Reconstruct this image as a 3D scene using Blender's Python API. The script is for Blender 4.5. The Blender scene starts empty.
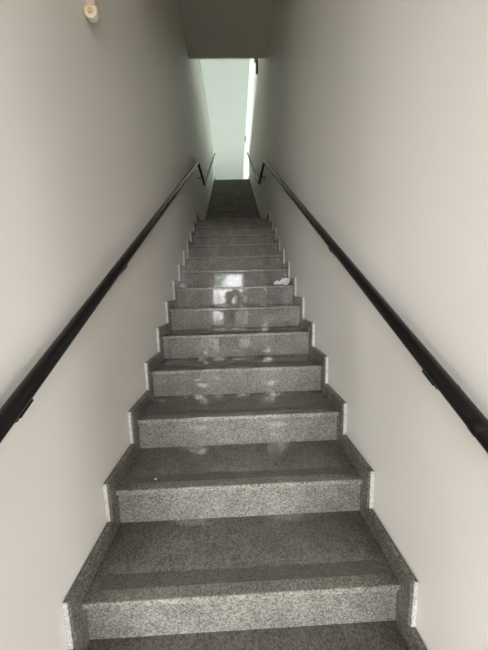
import bpy, bmesh, math, random
from mathutils import Vector, Matrix
random.seed(7)
S = bpy.context.scene
COL = S.collection

# ------------------------------------------------------------------ dimensions (metres)
T, R = .29, .1752                 # tread going, riser height
HW, NW = .571, .545               # half width between the walls / between the skirtings
OV = .0186                        # nosing overhang
HS = HW - .0013                   # outer face of the skirting
SF, ST = .0456, .0698             # skirting ahead of / above the nosing
K0, K1 = -2, 12                   # lower flight (step 12 is the landing)
FLOOR = (K0 - 1) * R              # hall floor
LAND = K1 * R
Y2 = 4.59                         # first nosing of the upper flight
N2 = 14
TOP = LAND + N2 * R               # upper floor level
YTOP = Y2 + (N2 - 1) * T
CEIL = 4.37                       # underside of the slab over the lower flight
YSLAB = 3.59                      # edge of that slab
PAR = 5.56                        # top of the guard walls
UPC = 7.35                        # upper ceiling
YB = 15.7                         # upper back wall
HY0, HY1 = -4.75, -.64            # entrance hall
HYL = -.50                        # the left stair wall starts here
HX0, HX1 = -3.3, 3.0
HC = 2.9                         # hall ceiling

# ------------------------------------------------------------------ materials
def newmat(name):
    m = bpy.data.materials.new(name); m.use_nodes = True
    nt = m.node_tree; b = nt.nodes['Principled BSDF']
    return m, nt, b
def coords(nt):
    return nt.nodes.new('ShaderNodeTexCoord').outputs['Object']
def ramp(nt, stops, interp='LINEAR'):
    r = nt.nodes.new('ShaderNodeValToRGB'); r.color_ramp.interpolation = interp
    el = r.color_ramp.elements
    while len(el) < len(stops): el.new(.5)
    for e, (p, c) in zip(el, stops):
        e.position = p; e.color = (*c, 1) if len(c) == 3 else c
    return r
def plain(name, col, rough=.5, metal=0, spec=.5):
    m, nt, b = newmat(name)
    n = nt.nodes.new('ShaderNodeTexNoise'); n.inputs['Scale'].default_value = 35
    n.inputs['Detail'].default_value = 3
    nt.links.new(coords(nt), n.inputs['Vector'])
    r = ramp(nt, [(.3, tuple(c * .93 for c in col)), (.7, tuple(min(1, c * 1.05) for c in col))])
    nt.links.new(n.outputs['Fac'], r.inputs['Fac']); nt.links.new(r.outputs['Color'], b.inputs['Base Color'])
    b.inputs['Roughness'].default_value = rough; b.inputs['Metallic'].default_value = metal
    b.inputs['Specular IOR Level'].default_value = spec
    return m
def paint(name, col, bump=.05):
    m, nt, b = newmat(name)
    co = coords(nt)
    n = nt.nodes.new('ShaderNodeTexNoise'); n.inputs['Scale'].default_value = 1.6; n.inputs['Detail'].default_value = 5
    nt.links.new(co, n.inputs['Vector'])
    r = ramp(nt, [(.3, tuple(c * .965 for c in col)), (.7, col)])
    nt.links.new(n.outputs['Fac'], r.inputs['Fac']); nt.links.new(r.outputs['Color'], b.inputs['Base Color'])
    n2 = nt.nodes.new('ShaderNodeTexNoise'); n2.inputs['Scale'].default_value = 180; n2.inputs['Detail'].default_value = 2
    nt.links.new(co, n2.inputs['Vector'])
    bp = nt.nodes.new('ShaderNodeBump'); bp.inputs['Strength'].default_value = bump; bp.inputs['Distance'].default_value = .002
    nt.links.new(n2.outputs['Fac'], bp.inputs['Height']); nt.links.new(bp.outputs['Normal'], b.inputs['Normal'])
    b.inputs['Roughness'].default_value = .55; b.inputs['Specular IOR Level'].default_value = .3
    return m
def granite(name, dark, mid, light, rough, scale=195, spec=.5):
    m, nt, b = newmat(name)
    co = coords(nt)
    v = nt.nodes.new('ShaderNodeTexVoronoi'); v.inputs['Scale'].default_value = scale
    nt.links.new(co, v.inputs['Vector'])
    sep = nt.nodes.new('ShaderNodeSeparateColor'); nt.links.new(v.outputs['Color'], sep.inputs['Color'])
    r = ramp(nt, [(0, dark), (.16, dark), (.26, mid), (.62, mid), (.78, light), (1, light)])
    nt.links.new(sep.outputs['Red'], r.inputs['Fac'])
    n = nt.nodes.new('ShaderNodeTexNoise'); n.inputs['Scale'].default_value = 9; n.inputs['Detail'].default_value = 6
    nt.links.new(co, n.inputs['Vector'])
    r2 = ramp(nt, [(.3, (.80, .80, .79)), (.7, (1.1, 1.09, 1.07))])
    nt.links.new(n.outputs['Fac'], r2.inputs['Fac'])
    mx = nt.nodes.new('ShaderNodeMix'); mx.data_type = 'RGBA'; mx.blend_type = 'MULTIPLY'; mx.inputs[0].default_value = 1
    nt.links.new(r.outputs['Color'], mx.inputs[6]); nt.links.new(r2.outputs['Color'], mx.inputs[7])
    nt.links.new(mx.outputs[2], b.inputs['Base Color'])
    b.inputs['Roughness'].default_value = rough
    b.inputs['Specular IOR Level'].default_value = spec
    return m
GD, GM, GL = (.115, .112, .099), (.181, .176, .157), (.262, .255, .231)
M = {
 'wall':   paint('warm_white_paint', (.715, .692, .642)),
 'ceil':   paint('ceiling_paint', (.68, .67, .60)),
 'upceil': paint('upper_ceiling_paint', (.69, .70, .685)),
 'upback': paint('upper_back_paint', (.82, .835, .81)),
 'coping': plain('coping_grey', (.30, .34, .33), .4),
 'upper':  paint('upper_paint', (.80, .81, .785)),
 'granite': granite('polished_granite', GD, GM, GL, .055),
 'tread':   granite('shaded_tread_granite', (.090,.087,.074), (.135,.130,.113), (.182,.176,.155), .13),  # same stone as the risers, darkened: grazing light painted into the treads
 'skirt':   granite('shaded_skirting_granite', (.075,.072,.06), (.13,.126,.108), (.195,.188,.163), .2),  # shade on the skirting's inner face put into a darker granite
 'edge':    granite('lit_cut_edge', (.40,.395,.37), (.55,.545,.52), (.68,.675,.65), .5),  # cut edge, its colour raised to paint in the light it faces
 'nosing':  granite('lit_nosing_granite', (.125,.12,.105), (.215,.21,.185), (.32,.31,.28), .2),  # lighter copy of the granite: light on the front face painted in
 'flamed':  granite('flamed_granite', (.065,.063,.055), (.098,.095,.083), (.135,.131,.116), .5, 260),
 'rail':   plain('black_rail', (.0045, .0044, .004), .32, 0, .32),
 'bracket': plain('bracket_black', (.006, .006, .0055), .5, 0, .25),
 'cream':  plain('cream_plastic', (.62, .50, .42), .4),
 'ivory':  plain('ivory_plastic', (.80, .74, .56), .35),
 'amber':  plain('amber_lens', (.60, .47, .20), .25),
 'black':  plain('black_plastic', (.02, .025, .025), .4),
 'beige':  plain('beige_plastic', (.55, .47, .38), .5),
 'white':  plain('white_paper', (.86, .86, .85), .7),
 'doorw':  plain('door_white', (.83, .84, .82), .35),
 'alu':    plain('aluminium', (.55, .56, .56), .35, 1),
 'tile':   granite('hall_tile', (.20,.19,.175), (.27,.26,.24), (.36,.35,.33), .75, 60),
 'concrete': plain('concrete', (.35, .34, .32), .9),
 'pink':   plain('pinkish_render', (.30, .19, .165), .9),
 'yard':   plain('pale_concrete_yard', (.36, .355, .335), .9),
 'ground': plain('asphalt_ground', (.075, .075, .07), .9),
 'leaf':   plain('leaf_green', (.22, .40, .08), .5),
 'bark':   plain('bark', (.10, .07, .045), .9),
 'skin':   plain('skin', (.55, .36, .27), .5),
 'hair':   plain('hair_black', (.012, .010, .009), .5),
 'shirt':  plain('dark_shirt', (.035, .037, .045), .9),
 'trouser': plain('grey_trousers', (.10, .10, .105), .9),
 'shoe':   plain('shoe', (.03, .03, .03), .6),
}
def glass(name, tint):
    m = bpy.data.materials.new(name); m.use_nodes = True
    nt = m.node_tree; nt.nodes.clear()
    o = nt.nodes.new('ShaderNodeOutputMaterial'); t = nt.nodes.new('ShaderNodeBsdfTransparent')
    g = nt.nodes.new('ShaderNodeBsdfGlossy'); x = nt.nodes.new('ShaderNodeMixShader'); f = nt.nodes.new('ShaderNodeFresnel')
    f.inputs['IOR'].default_value = 1.45
    t.inputs['Color'].default_value = (*tint, 1); g.inputs['Roughness'].default_value = .02
    nt.links.new(f.outputs[0], x.inputs[0]); nt.links.new(t.outputs[0], x.inputs[1]); nt.links.new(g.outputs[0], x.inputs[2])
    nt.links.new(x.outputs[0], o.inputs['Surface'])
    return m
M['glass_green'] = glass('green_tinted_glass', (.76, .81, .765))
M['glass'] = glass('clear_glass', (.97, .97, .97))

# ------------------------------------------------------------------ helpers
def box(bm, x0, x1, y0, y1, z0, z1, bev=0, seg=2):
    r = bmesh.ops.create_cube(bm, size=1)
    vs = r['verts']
    for v in vs:
        v.co = ((x0 + x1) / 2 + v.co.x * (x1 - x0), (y0 + y1) / 2 + v.co.y * (y1 - y0), (z0 + z1) / 2 + v.co.z * (z1 - z0))
    if bev:
        es = list({e for v in vs for e in v.link_edges})
        bmesh.ops.bevel(bm, geom=es, offset=bev, segments=seg, affect='EDGES', profile=.5)
    return bm
def bx(*a, **k): return box(bmesh.new(), *a, **k)
def obj(name, bm, mat, parent=None, smooth=False):
    me = bpy.data.meshes.new(name)
    bmesh.ops.recalc_face_normals(bm, faces=bm.faces)
    bm.to_mesh(me); bm.free()
    if smooth:
        for p in me.polygons: p.use_smooth = True
    o = bpy.data.objects.new(name, me); COL.objects.link(o)
    if mat: me.materials.append(M[mat])
    if parent:
        o.parent = parent
        o.matrix_parent_inverse = Matrix.Translation(-parent.location)
    return o
def tag(o, label=None, cat=None, group=None, kind=None):
    if label: o['label'] = label
    if cat: o['category'] = cat
    if group: o['group'] = group
    if kind: o['kind'] = kind
    return o
def empty(name, loc, label, cat, group=None):
    o = bpy.data.objects.new(name, None); COL.objects.link(o); o.location = loc; o.empty_display_size = .1
    return tag(o, label, cat, group)
def struct(name, bm, mat, parent=None): 
    o = obj(name, bm, mat, parent)
    if not parent: o['kind'] = 'structure'
    return o
def prism_x(bm, pts, x0, x1):
    a = [bm.verts.new((x0, y, z)) for y, z in pts]; b = [bm.verts.new((x1, y, z)) for y, z in pts]
    bm.faces.new(a); bm.faces.new(b[::-1]); n = len(pts)
    for i in range(n): bm.faces.new((a[i], b[i], b[(i + 1) % n], a[(i + 1) % n]))
    return bm
def tube(bm, pts, rad, seg=20, caps=True):
    pts = [Vector(p) for p in pts]; rings = []
    n = len(pts)
    for i, p in enumerate(pts):
        t = (pts[min(i + 1, n - 1)] - pts[max(i - 1, 0)]).normalized()
        a = t.cross(Vector((0, 0, 1)))
        if a.length < 1e-4: a = Vector((1, 0, 0))
        a.normalize(); b = a.cross(t).normalized()
        r = rad[i] if isinstance(rad, (list, tuple)) else rad
        rings.append([bm.verts.new(p + r * (math.cos(q) * a + math.sin(q) * b)) for q in (2 * math.pi * k / seg for k in range(seg))])
    for A, B in zip(rings, rings[1:]):
        for k in range(seg): bm.faces.new((A[k], A[(k + 1) % seg], B[(k + 1) % seg], B[k]))
    if caps: bm.faces.new(rings[0][::-1]); bm.faces.new(rings[-1])
    return bm
def smooth_by_angle(o, ang=.6):
    for p in o.data.polygons: p.use_smooth = True
    try: o.data.set_sharp_from_angle(angle=ang)
    except Exception: pass
    return o

# ------------------------------------------------------------------ the setting
WT = .15
side_profile = [(HY1, FLOOR - .1), (YB, FLOOR - .1), (YB, TOP - .001), (YTOP + .30, TOP - .001), (YTOP + .30, PAR),
                (YSLAB - .09, PAR), (YSLAB - .09, TOP - .001), (HY1, TOP - .001)]
struct('wall_left', prism_x(bmesh.new(), [(HYL if y == HY1 else y, z) for y, z in side_profile], -HW - WT, -HW), 'wall')
struct('wall_right', prism_x(bmesh.new(), side_profile, HW, HW + WT), 'wall')
# slab over the lower flight, its guard wall on top
bm = bx(-HW, HW, HY1, YSLAB, CEIL, TOP)
struct('ceiling', bm, 'ceil')
struct('wall_guard', bx(-HW, HW, YSLAB - .09, YSLAB, TOP, PAR), 'upper')
# coping on the guard walls
def coping(name, x0, x1):
    return struct(name, bx(x0, x1, YSLAB - .09, YTOP + .31, PAR, PAR + .018, bev=.003), 'coping')
coping('trim_1', -HW - WT - .008, -HW + .008); coping('trim_2', HW - .008, HW + .033)

# upper storey room
UX0, UX1, UY0 = -3.6, .605, .6
struct('floor_upper', bx(UX0, -HW - WT, UY0, YB, CEIL, TOP), 'tile')
struct('floor_gallery', bx(-HW, HW, YTOP + .28, YB, CEIL, TOP - .002), 'tile')
struct('ceiling_upper', bx(UX0 - .2, UX1 + .2, UY0 - .2, YB + .2, UPC, UPC + .15), 'upceil')
struct('wall_back', bx(UX0 - .2, UX1 + .2, YB, YB + .18, CEIL, UPC), 'upback')
struct('wall_front', bx(UX0 - .2, UX1 + .2, UY0 - .18, UY0, TOP, UPC), 'upper')
# right wall of the upper room
struct('wall_upper_right', bx(UX1, UX1 + .18, UY0, YB, TOP, UPC), 'upper')
WY0, WY1, WZ0, WZ1 = 3.2, 14.6, TOP + 1.05, TOP + 2.4
bm = bmesh.new()
box(bm, UX0 - .18, UX0, UY0, WY0, CEIL, UPC); box(bm, UX0 - .18, UX0, WY1, YB, CEIL, UPC)
box(bm, UX0 - .18, UX0, WY0, WY1, CEIL, WZ0); box(bm, UX0 - .18, UX0, WY0, WY1, WZ1, UPC)
struct('wall_upper_left', bm, 'upper')
bm = bmesh.new()
n = 8; wd = (WY1 - WY0) / n
for i in range(n + 1):
    y = WY0 + i * wd; box(bm, UX0 - .11, UX0 - .05, max(WY0, y - .03), min(WY1, y + .03), WZ0, WZ1)
box(bm, UX0 - .11, UX0 - .05, WY0, WY1, WZ0, WZ0 + .06); box(bm, UX0 - .11, UX0 - .05, WY0, WY1, WZ1 - .06, WZ1)
w1 = struct('window_1', bm, 'alu')
struct('window_pane', bx(UX0 - .083, UX0 - .077, WY0 + .03, WY1 - .03, WZ0 + .05, WZ1 - .05), 'glass_green', w1)
# entrance hall at the foot of the stairs
struct('floor', bx(HX0 - .2, HX1 + .2, HY0 - .2, K0 * T + .06, FLOOR - .12, FLOOR), 'tile')
struct('ceiling_hall', bx(HX0 - .2, HX1 + .2, HY0 - .2, HY1, HC, HC + .15), 'ceil')
struct('ceiling_nook', bx(HX0 - .2, -HW - WT, HY1, HYL + .15, HC, HC + .15), 'ceil')
struct('wall_side_header', bx(-HW - WT, -HW, HY1, HYL, HC, TOP - .001), 'wall')
struct('wall_hall_left', bx(HX0, -HW - WT, HYL, HYL + .15, FLOOR, HC), 'wall')
struct('wall_hall_right', bx(HW + WT, HX1, HY1, HY1 + .15, FLOOR, HC), 'wall')
struct('wall_header', bx(-HW - WT, HW + WT, HY1 - .001, HY1 + .12, HC, TOP), 'wall')
def side_wall(name, x0, x1, openings, mat='wall'):
    """wall along y with openings (y0, y1, z0, z1)"""
    bm = bmesh.new(); y = HY0
    for a, b_, c, d in openings:
        box(bm, x0, x1, y, a, FLOOR, HC); box(bm, x0, x1, a, b_, FLOOR, c) if c > FLOOR + .01 else None
        box(bm, x0, x1, a, b_, d, HC); y = b_
    box(bm, x0, x1, y, (HYL if x1 < 0 else HY1) + .15, FLOOR, HC)
    return struct(name, bm, mat)
HWIN = (-4.4, -2.6, FLOOR + .5, FLOOR + 2.4)  # unseen window, added and sized to brighten the stair walls
EWIN = (-4.3, -2.0, FLOOR + .5, FLOOR + 2.3)  # second unseen window, added for light on the opposite wall
side_wall('wall_hall_west', HX0 - .18, HX0, [HWIN]); side_wall('wall_hall_east', HX1, HX1 + .18, [EWIN])
def added_window(name, x, W):
    a, b_, c, d = W; bm = bmesh.new(); m_ = (a + b_) / 2
    for y in (a + .025, m_, b_ - .025): box(bm, x - .03, x + .03, y - .025, y + .025, c, d)
    for z in (c + .025, d - .025): box(bm, x - .03, x + .03, a, b_, z - .025, z + .025)
    w = struct(name, bm, 'alu')
    struct('window_pane', bx(x - .003, x + .003, a + .03, b_ - .03, c + .03, d - .03), 'glass', w)
added_window('window_2', HX0 - .09, HWIN); added_window('window_3', HX1 + .09, EWIN)
DX0, DX1, DZ = -.80, .30, FLOOR + 2.12
bm = bmesh.new()
PZ0, PZ1 = FLOOR + .25, HC - .12
SIDES = ((HX0 + .12, DX0 - .34), (DX1 + .65, HX1 - .55))          # unseen glazed panels beside the door, added to light the stair walls
xs = [(HX0 - .2, SIDES[0][0]), (SIDES[0][1], DX0), (DX1, SIDES[1][0]), (SIDES[1][1], HX1 + .2)]
for a, b_ in xs: box(bm, a, b_, HY0 - .18, HY0, FLOOR, HC)
for a, b_ in SIDES: box(bm, a, b_, HY0 - .18, HY0, FLOOR, PZ0); box(bm, a, b_, HY0 - .18, HY0, PZ1, HC)
box(bm, DX0, DX1, HY0 - .18, HY0, DZ, HC)
struct('wall_entrance', bm, 'wall')
for i, (a, b_) in enumerate(SIDES):
    bm = bmesh.new(); m_ = (a + b_) / 2
    for x in (a + .025, m_, b_ - .025): box(bm, x - .025, x + .025, HY0 - .12, HY0 - .06, PZ0, PZ1)
    for z in (PZ0 + .025, PZ1 - .025): box(bm, a, b_, HY0 - .12, HY0 - .06, z - .025, z + .025)
    w_ = struct('window_%d' % (4 + i), bm, 'alu')  # frames of the panels added for light
    struct('window_pane', bx(a + .03, b_ - .03, HY0 - .093, HY0 - .087, PZ0 + .03, PZ1 - .03), 'glass', w_)
bm = bmesh.new()
box(bm, DX0, DX0 + .05, HY0 - .13, HY0 - .05, FLOOR, DZ); box(bm, DX1 - .05, DX1, HY0 - .13, HY0 - .05, FLOOR, DZ)
box(bm, DX0, DX1, HY0 - .13, HY0 - .05, DZ - .05, DZ)
d2 = struct('door_2', bm, 'alu')
# open door leaf swung into the hall against the wall
leaf = struct('door_leaf', bx(DX1 + .01, DX1 + .05, HY0 + .01, HY0 + 1.0, FLOOR + .01, DZ - .06, bev=.004), 'doorw', d2)
# outdoors beyond the entrance
struct('ground', bx(-30, 30, -10.5, HY0 - .18, FLOOR - .25, FLOOR - .06), 'ground')
struct('ground_yard', bx(-30, 30, -60, -10.5, FLOOR - .25, FLOOR - .06), 'yard')

struct('wall_garden', bx(-.06, 6, -8.3, -8.1, FLOOR - .07, .93), 'pink')

# ------------------------------------------------------------------ staircases
def flight(root, ks, y_of, z_of, last_len, last_k, strips=True, base_z=None):
    for k in ks:
        y, z = y_of(k), z_of(k)
        deep = last_len if k == last_k else T + .03
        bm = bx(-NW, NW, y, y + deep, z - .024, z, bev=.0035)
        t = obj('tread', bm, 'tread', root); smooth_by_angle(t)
        ns = obj('nosing', bx(-NW + .001, NW - .001, y - .0016, y + .003, z - .022, z - .003, bev=.001, seg=1), 'nosing', t)  # thin facing that paints the lit front of the tread slab
        if strips:
            obj('anti_slip_strip', bx(-NW + .03, NW - .045, y + .036, y + .084, z - .002, z + .0009), 'flamed', t)['label'] = 'matt dark band cut across the tread'
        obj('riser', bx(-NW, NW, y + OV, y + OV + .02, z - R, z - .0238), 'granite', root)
        for s in (-1, 1):
            yb = min(y + deep, Y2 - SF - .003 if y < Y2 - .2 else 99) if k == last_k else y + T - SF
            zb = z - R + .001 if k == ks[0] else z - R - .02
            bm = bx(min(s * NW, s * HS), max(s * NW, s * HS), y - SF, yb, zb, z + ST, bev=.002, seg=1)
            sk = obj('skirting', bm, 'skirt', root)
            ed = bx(min(s * (NW + .010), s * HS), max(s * (NW + .010), s * HS), y - SF - .003, y - SF + .001, z - R + ST + .001, z + ST - .001)
            obj('lit_edge', ed, 'edge', sk)['label'] = 'cut front edge, coloured paler as if lit'
        # core of the step below the slabs
    return root
lower = empty('staircase', (0, K0 * T, FLOOR), 'lower flight of speckled grey polished granite stairs between the white walls', 'staircase', )
flight(lower, range(K0, K1 + 1), lambda k: k * T, lambda k: k * R, Y2 + OV - .002 - K1 * T, K1)
pts = [(K0 * T + .04, FLOOR)]
for k in range(K0, K1 + 1):
    pts += [(k * T + .04, k * R - .026), ((k + 1) * T + .04 if k < K1 else Y2 + OV - .002, k * R - .026)]
pts += [(Y2 + OV - .002, LAND - .2), (K1 * T + .2, LAND - .2), (K0 * T + .6, FLOOR)]
obj('concrete_core', prism_x(bmesh.new(), pts, -NW, NW), 'concrete', lower)
upper = empty('staircase', (0, Y2, LAND), 'upper flight of dark granite stairs rising from the landing to the bright opening', 'staircase')
flight(upper, range(1, N2 + 1), lambda k: Y2 + (k - 1) * T, lambda k: LAND + k * R, .28, N2)
pts = [(Y2 + .04, LAND - .2)]
for k in range(1, N2 + 1):
    pts += [(Y2 + (k - 1) * T + .04, LAND + k * R - .026), (Y2 + k * T + .04 if k < N2 else YTOP + .28, LAND + k * R - .026)]
pts += [(YTOP + .28, TOP - .3), (Y2 + .6, LAND - .2)]
obj('concrete_core', prism_x(bmesh.new(), pts, -NW, NW), 'concrete', upper)

# ------------------------------------------------------------------ handrails
RX = HW - .06; RR = .0203
def rail_z(y): return .878 + .581 * y
YA, YBn = 3.6, 4.5
ZL = rail_z(YA); YE = 8.2; ZE = 5.27
def handrail(s, label, ring_y, br_ys):
    x = s * RX
    root = empty('handrail', (x, -.42, rail_z(-.42)), label, 'handrail', 'black handrails along the stairwell walls')
    path = []
    def arc(p, c, n, r=.07):
        p, c, n = Vector(p), Vector(c), Vector(n)
        a = c + (p - c).normalized() * r; b_ = c + (n - c).normalized() * r
        return [tuple((1 - t) ** 2 * a + 2 * t * (1 - t) * c + t * t * b_) for t in (i / 8 for i in range(9))]
    P = [(x, -.42, rail_z(-.42)), (x, YA, ZL), (x, YBn, ZL), (x, YE, ZE)]
    path = [P[0]] + arc(P[0], P[1], P[2]) + arc(P[1], P[2], P[3]) + [P[3]]
    o = obj('rail', tube(bmesh.new(), path, RR, 24), 'rail', root); smooth_by_angle(o)
    d = Vector((0, 1, .581)).normalized()
    def ring(y, w, extra, nm):
        c = Vector((x, y, rail_z(y)))
        e = obj(nm, tube(bmesh.new(), [c - d * w, c - d * (w * .7), c + d * (w * .7), c + d * w], [RR, RR + extra, RR + extra, RR], 24, False), 'rail', root)
        return smooth_by_angle(e)
    ring(ring_y, .012, .0012, 'joint_ring'); ring(-.412, .012, .003, 'end_cap')
    def bracket(y, z, sl):
        dd = Vector((0, 1, sl)).normalized(); up = Vector((0, -dd.z, dd.y))
        base = Vector((x, y, z)) - up * RR
        bm = bmesh.new()
        box(bm, -.011, .011, -.026, .026, -.007, .001, bev=.002, seg=1)
        rot = Matrix.Translation(base) @ Matrix.Rotation(math.atan(sl), 4, 'X')
        bm.transform(rot)
        b_ = obj('bracket', bm, 'bracket', root)
        pth = [(x, y, base.z - .004), (x + s * .010, y, base.z - .026), (x + s * .03, y, base.z - .034), (s * (HW - .004), y, base.z - .034)]
        a = obj('bracket_arm', tube(bmesh.new(), pth, .0055, 12), 'bracket', b_); smooth_by_angle(a)
        pl = bmesh.new(); tube(pl, [(s * (HW - .007), y, base.z - .034), (s * (HW - .0005), y, base.z - .034)], .017, 20)
        obj('wall_plate', pl, 'bracket', b_)
    for y in br_ys:
        bracket(y, rail_z(y), .581)
    bracket(4.05, ZL, 0)
    for y in (4.95, 5.9, 6.85, 7.8):
        bracket(y, ZL + (y - YBn) * (ZE - ZL) / (YE - YBn), (ZE - ZL) / (YE - YBn))
    return root
handrail(-1, 'black round handrail on the wall under the cream light fitting', -.30, (-.165, .49, 1.7, 2.9))
handrail(1, 'black round handrail on the wall beside the crumpled white tissue', -.262, (-.125, .62, 1.8, 3.0))

# ------------------------------------------------------------------ small things
# cream fitting high on the left wall
fy, fz, fx = .505, 2.128, -HW
fit_ = empty('wall_light', (fx, fy, fz), 'cream wall light fitting with a rounded end high on the white wall', 'light fitting')
obj('body', bx(fx + .010, fx + .044, fy - .027, fy + .026, fz + .030, fz + .42, bev=.010, seg=3), 'cream', fit_)
obj('mount_plate', bx(fx, fx + .012, fy - .020, fy + .026, fz + .05, fz + .43, bev=.003), 'beige', fit_)
bm = bmesh.new(); pr = []
for i in range(17):
    a = math.pi * i / 16; pr.append((fx + .028 - .025 * math.cos(a), fz + .026 - .026 * math.sin(a)))
pr += [(fx + .053, fz + .044), (fx + .003, fz + .044)]
va = [bm.verts.new((x, fy - .031, z)) for x, z in pr]; vb = [bm.verts.new((x, fy - .008, z)) for x, z in pr]
bm.faces.new(va); bm.faces.new(vb[::-1])
for i in range(len(pr)): bm.faces.new((va[i], vb[i], vb[(i + 1) % len(pr)], va[(i + 1) % len(pr)]))
bmesh.ops.bevel(bm, geom=[e for e in bm.edges if abs(e.verts[0].co.y - e.verts[1].co.y) < 1e-5], offset=.004, segments=2, affect='EDGES', profile=.5)
cap = smooth_by_angle(obj('end_cap', bm, 'ivory', fit_), .7)
bm = bmesh.new(); tube(bm, [(fx + .028, fy - .030, fz + .026), (fx + .028, fy - .036, fz + .026)], [.011, .009], 20)
obj('round_socket', bm, 'amber', cap)

# small black lamp on the guard wall near the slab edge
ly, lz = 4.9, 5.13
lp = empty('wall_lamp', (HW, ly, lz), 'small black wall lamp under a beige bracket at the top opening', 'lamp')
obj('lamp_body', bx(HW - .042, HW - .006, ly - .04, ly + .04, lz, lz + .19, bev=.008, seg=3), 'black', lp)
bm = bx(HW - .07, HW - .0005, ly - .06, ly + .06, lz + .21, lz + .255, bev=.006); obj('bracket', bm, 'beige', lp)
obj('stem', tube(bmesh.new(), [(HW - .024, ly, lz + .18), (HW - .024, ly, lz + .215)], .012, 12), 'black', lp)

# small dark fitting high on the bright wall of the upper storey
ub = empty('wall_box', (UX1, 10.5, 6.78), 'small dark box high on the bright wall beyond the stair head', 'box')
obj('housing', bx(UX1 - .04, UX1 - .001, 10.44, 10.56, 6.78, 6.96, bev=.008), 'coping', ub)
obj('cover', bx(UX1 - .046, UX1 - .039, 10.455, 10.545, 6.795, 6.945, bev=.003), 'black', ub)

# crumpled paper on the seventh tread
def crumple(name, c, size, seed, label, cat, n=9, lift=None):
    """a creased sheet of thin paper: a folded grid with thickness"""
    rnd = random.Random(seed); bm = bmesh.new(); G = n * 2
    folds = [(rnd.uniform(0, math.pi), rnd.uniform(3, 9), rnd.uniform(0, 6.28), rnd.uniform(.25, 1)) for _ in range(7)]
    def h(u, v):
        t = 0
        for a, fq, ph, am in folds:
            q = (u * math.cos(a) + v * math.sin(a)) * fq + ph
            t += am * abs((q / math.pi) % 2 - 1)
        return t / sum(f_[3] for f_ in folds)
    g = []
    for i in range(G + 1):
        row = []
        for j in range(G + 1):
            u, v = 2 * i / G - 1, 2 * j / G - 1
            rr = 1 - .30 * abs(h(v * .7 + 3, u * .7) - .5) * 2
            hh = h(u * .8, v * .8); edge = max(abs(u), abs(v))
            z = size[2] * (hh * 1.25 * (1 - .55 * edge ** 3) - .18 + .35 * (lift(u) if lift else 0))
            row.append(bm.verts.new((u * size[0] * rr, v * size[1] * rr, max(z, 0))))
        g.append(row)
    for i in range(G):
        for j in range(G): bm.faces.new((g[i][j], g[i + 1][j], g[i + 1][j + 1], g[i][j + 1]))
    bmesh.ops.solidify(bm, geom=list(bm.faces), thickness=.0012)
    zmin = min(v.co.z for v in bm.verts)
    for v in bm.verts: v.co += Vector((c[0], c[1], c[2] - zmin))
    o = obj(name, bm, 'white'); return tag(o, label, cat)
def wad(name, lobes, seed, label, cat):
    """wadded paper: faceted lobes grown into one another"""
    rnd = random.Random(seed); bm = bmesh.new()
    for c, size in lobes:
        r_ = bmesh.ops.create_icosphere(bm, subdivisions=3, radius=1); vs_ = r_['verts']
        cuts = [(Vector((rnd.uniform(-1, 1), rnd.uniform(-1, 1), rnd.uniform(-1, 1))).normalized(), rnd.uniform(.5, .85)) for _ in range(14)]
        pk = [(Vector((rnd.uniform(-1, 1), rnd.uniform(-1, .3), rnd.uniform(-.2, 1))).normalized(), rnd.uniform(.15, .5)) for _ in range(7)]
        for v in vs_:
            d = v.co.normalized(); q = 1.0
            for n_, h in cuts:
                t = d.dot(n_)
                if t > h: q = min(q, h / t)
            for n_, h in pk: q += h * max(0, d.dot(n_) - .78) / .22
            v.co = Vector((c[0] + d.x * size[0] * q, c[1] + d.y * size[1] * q, c[2] + d.z * size[2] * q))
    z0 = 6 * R + .0016
    for v in bm.verts: v.co.z = max(v.co.z, z0 + .0004 * math.sin(90 * v.co.x))
    zmin = min(v.co.z for v in bm.verts)
    for v in bm.verts: v.co.z += z0 - zmin
    return tag(obj(name, bm, 'white'), label, cat)
wad('crumpled_tissue', [((.487, 6 * T + .055, 6 * R + .036), (.040, .032, .036)), ((.452, 6 * T + .05, 6 * R + .030), (.036, .03, .026)), ((.410, 6 * T + .045, 6 * R + .022), (.034, .026, .024))], 4,
    'crumpled white tissue lying at the end of a granite tread against the wall', 'tissue')
crumple('paper_scrap', (-.50, 6 * T + .045, 6 * R + .0016), (.032, .024, .05), 5, 'small white paper scrap on the same tread as the tissue, at its other end', 'paper')
crumple('plaster_crumb', (-.389, T + .06, R + .0005), (.0065, .0055, .007), 8, 'tiny white plaster crumb on the dark band of the second tread from below', 'crumb')

# ------------------------------------------------------------------ the photographer, seen mirrored in the polished risers
def skin(name, nodes, edges, mat, parent, root_i=0, sub=2):
    """grow one continuous surface over a skeleton: nodes (x, y, z, radius)"""
    me = bpy.data.meshes.new(name); me.from_pydata([n[:3] for n in nodes], edges, [])
    o = bpy.data.objects.new(name, me); COL.objects.link(o)
    md = o.modifiers.new('skin', 'SKIN'); md.use_smooth_shade = True
    for i, n in enumerate(nodes):
        v = me.skin_vertices[0].data[i]
        rr = n[3] if isinstance(n[3], tuple) else (n[3], n[3]); v.radius = rr; v.use_root = i == root_i
    sd = o.modifiers.new('sub', 'SUBSURF'); sd.levels = sub; sd.render_levels = sub
    dg = bpy.context.evaluated_depsgraph_get(); m2 = bpy.data.meshes.new_from_object(o.evaluated_get(dg))
    o.modifiers.clear(); o.data = m2; m2.name = name; m2.materials.clear(); m2.materials.append(M[mat])
    for p in m2.polygons: p.use_smooth = True
    if parent: o.parent = parent; o.matrix_parent_inverse = Matrix.Translation(-parent.location)
    return o
PX, PY, PZ = -.13, -1.18, FLOOR
person = empty('person', (PX, PY, PZ), 'person in dark shirt holding up a phone at the foot of the stairs', 'person')
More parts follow.
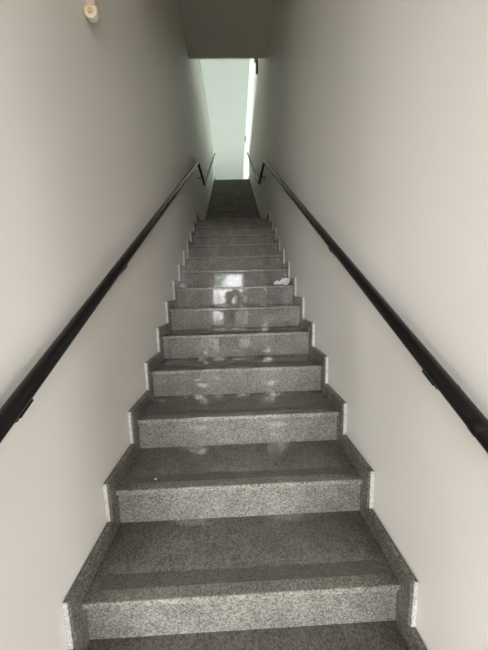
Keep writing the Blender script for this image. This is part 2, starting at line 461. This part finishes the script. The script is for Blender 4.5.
def pt(x, y, z, r): return (PX + x, PY + y, PZ + z, r)
N = [pt(0, 0, .80, .105), pt(0, .01, .93, .10), pt(0, .01, 1.08, .115), pt(0, 0, 1.19, .075), pt(0, .015, 1.25, .045), pt(0, .03, 1.32, .06), pt(0, .035, 1.40, .078), pt(0, .03, 1.455, .055)]
E_ = [(i, i + 1) for i in range(7)]
ARM = {}
for sx in (-1, 1):
    b0 = len(N)
    N += [pt(sx * .085, 0, .74, .085), pt(sx * .09, .015, .43, .052), pt(sx * .095, -.01, .08, .034), pt(sx * .105, .13, .03, .028)]
    E_ += [(0, b0), (b0, b0 + 1), (b0 + 1, b0 + 2), (b0 + 2, b0 + 3)]
    hand = Vector((sx * .062, -.835, .985)); sh_ = Vector((PX + sx * .155, PY, PZ + 1.185))
    el_ = (sh_ + hand) / 2 + Vector((sx * .04, .02, -.10))
    wr = hand + (el_ - hand).normalized() * .065
    b1 = len(N)
    N += [(*sh_, .055), (*el_, .037), (*wr, .024), (*hand, .026)]
    E_ += [(3, b1), (b1, b1 + 1), (b1 + 1, b1 + 2), (b1 + 2, b1 + 3)]
    ARM[sx] = (sh_, el_, wr, hand, b1 + 3)
    # four fingers curling round the phone's edge, thumb on its back
    for i, ln in enumerate((.060, .068, .064, .050)):
        q = hand + Vector((-sx * .004, .022, .030 - .019 * i)); b2 = len(N)
        N += [(*(q + Vector((0, -.012, 0))), .0085), (*(q + Vector((sx * .004, ln * .25, .004))), .0082), (*(q + Vector((-sx * ln * .42, ln * .32, .006))), .0070)]
        E_ += [(b1 + 3, b2), (b2, b2 + 1), (b2 + 1, b2 + 2)]
    b2 = len(N); N += [(*(hand + Vector((-sx * .022, -.012, -.012))), .010), (*(hand + Vector((-sx * .046, .004, .010))), .0085)]
    E_ += [(b1 + 3, b2), (b2, b2 + 1)]
skin('body', N, E_, 'skin', person)
hd = Vector((PX, PY + .035, PZ + 1.40))
# face: nose, mouth, eyes, ears
bm = bmesh.new(); bmesh.ops.create_cone(bm, segments=10, radius1=.016, radius2=.006, depth=.05, cap_ends=True)
bm.transform(Matrix.Translation(hd + Vector((0, .082, -.012))) @ Matrix.Rotation(-.35, 4, 'X')); smooth_by_angle(obj('nose', bm, 'skin', person))
for sx in (-1, 1):
    bm = bmesh.new(); bmesh.ops.create_uvsphere(bm, u_segments=14, v_segments=10, radius=.012); bm.transform(Matrix.Translation(hd + Vector((sx * .030, .066, .008)))); smooth_by_angle(obj('eye', bm, 'hair', person))
    bm = bmesh.new(); bmesh.ops.create_uvsphere(bm, u_segments=14, v_segments=10, radius=.026); bm.transform(Matrix.Translation(hd + Vector((sx * .078, 0, -.01))) @ Matrix.Diagonal((.4, .7, 1.1, 1))); smooth_by_angle(obj('ear', bm, 'skin', person))
bm = bmesh.new(); bmesh.ops.create_uvsphere(bm, u_segments=24, v_segments=16, radius=.094)
for v in bm.verts:
    if v.co.y > .03 and v.co.z < .045: v.co.y = .03
    if v.co.z < -.05: v.co.z = -.05
bm.transform(Matrix.Translation(hd + Vector((0, -.008, .022)))); smooth_by_angle(obj('hair', bm, 'hair', person), 1.2)
SN = [pt(0, 0, .74, .125), pt(0, .01, .93, .118), pt(0, .01, 1.08, .132), pt(0, 0, 1.20, .085)]; SE = [(0, 1), (1, 2), (2, 3)]
for sx in (-1, 1):
    sh_, el_ = ARM[sx][:2]; b0 = len(SN); SN += [(*sh_, .066), (*(sh_ * .45 + el_ * .55), .052)]; SE += [(3, b0), (b0, b0 + 1)]
skin('shirt', SN, SE, 'shirt', person)
SN = [pt(0, 0, .80, .122)]; SE = []
for sx in (-1, 1):
    b0 = len(SN); SN += [pt(sx * .09, 0, .72, .098), pt(sx * .09, .015, .43, .066), pt(sx * .095, -.01, .10, .055)]; SE += [(0, b0), (b0, b0 + 1), (b0 + 1, b0 + 2)]
skin('trousers', SN, SE, 'trouser', person)
for sx in (-1, 1):
    bm = bx(PX + sx * .10 - .045, PX + sx * .10 + .045, PY - .07, PY + .18, PZ, PZ + .075, bev=.028, seg=3); smooth_by_angle(obj('shoe', bm, 'shoe', person))
ph = empty('phone', (0, -.80, .985), 'dark phone held up by the person at the foot of the stairs', 'phone')
obj('phone_case', bx(-.037, .037, -.806, -.798, .91, 1.06, bev=.003), 'black', ph)
obj('camera_bump', bx(-.004, .030, -.799, -.795, 1.02, 1.054, bev=.0015), 'black', ph)

# ------------------------------------------------------------------ tree outside the entrance (seen mirrored in the risers)
SX, SY, SZ = -.92, -9.2, 1.55
sh = empty('tree', (SX, SY, FLOOR - .06), 'small leafy green tree outdoors before the entrance', 'tree')
bm = bmesh.new(); tube(bm, [(SX, SY, FLOOR - .08), (SX + .02, SY, .4), (SX - .01, SY, 1.3)], [.035, .028, .018], 10)
for i in range(6):
    a = i * 1.05; tube(bm, [(SX, SY, 1.0 + .05 * i), (SX + .2 * math.cos(a), SY + .2 * math.sin(a), 1.35 + .05 * i), (SX + .38 * math.cos(a), SY + .36 * math.sin(a), 1.6 + .05 * i)], [.014, .009, .004], 8)
obj('trunk', bm, 'bark', sh)
bm = bmesh.new()
for i in range(620):
    th = random.uniform(0, 6.28); ph = math.acos(random.uniform(-1, 1)); r = random.uniform(.3, 1)
    c = Vector((SX + .55 * r * math.sin(ph) * math.cos(th), SY + .5 * r * math.sin(ph) * math.sin(th), SZ + .55 * r * math.cos(ph)))
    a = Vector((random.gauss(0, 1), random.gauss(0, 1), random.gauss(0, 1))).normalized()
    b_ = a.orthogonal().normalized(); L, w = random.uniform(.06, .11), random.uniform(.02, .035)
    n_ = a.cross(b_)
    v = [bm.verts.new(c + p) for p in (-a * L * .5, b_ * w + n_ * .01, a * L * .5, -b_ * w + n_ * .01)]
    bm.faces.new((v[0], v[1], v[2])); bm.faces.new((v[0], v[2], v[3]))
obj('foliage', bm, 'leaf', sh)

# ------------------------------------------------------------------ light: overcast sky through the door and windows
w = bpy.data.worlds.new('sky'); S.world = w; w.use_nodes = True
nt = w.node_tree; bg = nt.nodes['Background']
tc = nt.nodes.new('ShaderNodeTexCoord'); sp = nt.nodes.new('ShaderNodeSeparateXYZ')
nt.links.new(tc.outputs['Generated'], sp.inputs[0])
rp = ramp(nt, [(0, (.5, .5, .5)), (.5, (.74, .735, .755)), (.75, (1.25, 1.255, 1.31)), (1, (1.62, 1.64, 1.74))])
mp = nt.nodes.new('ShaderNodeMapRange'); mp.inputs['From Min'].default_value = -1
nt.links.new(sp.outputs['Z'], mp.inputs['Value']); nt.links.new(mp.outputs[0], rp.inputs['Fac'])
nt.links.new(rp.outputs['Color'], bg.inputs['Color']); bg.inputs['Strength'].default_value = 17.0
def portal(name, loc, rot, sx, sy):
    l = bpy.data.lights.new(name, 'AREA'); l.shape = 'RECTANGLE'; l.size = sx; l.size_y = sy
    l.cycles.is_portal = True
    o = bpy.data.objects.new(name, l); COL.objects.link(o); o.location = loc; o.rotation_euler = rot
    return o
H = math.pi / 2
portal('daylight_entrance', ((DX0 + DX1) / 2, HY0 - .15, (FLOOR + DZ) / 2), (H, 0, 0), DX1 - DX0, DZ - FLOOR)       # faces +y
portal('daylight_upper', (UX0 - .15, (WY0 + WY1) / 2, (WZ0 + WZ1) / 2), (0, -H, 0), WZ1 - WZ0, WY1 - WY0)          # faces +x
for a, b_ in SIDES:
    portal('daylight_entrance', ((a + b_) / 2, HY0 - .15, (PZ0 + PZ1) / 2), (H, 0, 0), b_ - a, PZ1 - PZ0)
a, b_, c, d = HWIN
portal('daylight_hall', (HX0 - .15, (a + b_) / 2, (c + d) / 2), (0, -H, 0), d - c, b_ - a)
a, b_, c, d = EWIN
portal('daylight_hall', (HX1 + .15, (a + b_) / 2, (c + d) / 2), (0, H, 0), d - c, b_ - a)

# ------------------------------------------------------------------ camera
cam = bpy.data.cameras.new('camera'); co = bpy.data.objects.new('camera', cam); COL.objects.link(co)
r = Vector((.99911356, -.03167526, -.02772689)); u = Vector((.03177583, .13545084, .99027439)); f = Vector((.02761157, .99027761, -.13633728))
m = Matrix.Identity(4)
for i in range(3): m[i][0], m[i][1], m[i][2] = r[i], u[i], -f[i]
m.translation = Vector((.00469783, -.76496598, 1.0299555)); co.matrix_world = m
cam.sensor_fit = 'VERTICAL'; cam.sensor_height = 24; cam.lens = 24 * 263.5559 / 650
cam.clip_start = .01; cam.clip_end = 200
S.camera = co
vs = S.view_settings
vs.view_transform = 'Standard'; vs.look = 'None'; vs.gamma = 1; vs.use_curve_mapping = False; vs.exposure = 0.68
S.cycles.max_bounces = 14; S.cycles.diffuse_bounces = 10; S.cycles.glossy_bounces = 5; S.cycles.transparent_max_bounces = 8
S.cycles.sample_clamp_indirect = 6; S.cycles.use_denoising = True
S.cycles.caustics_reflective = False; S.cycles.caustics_refractive = False
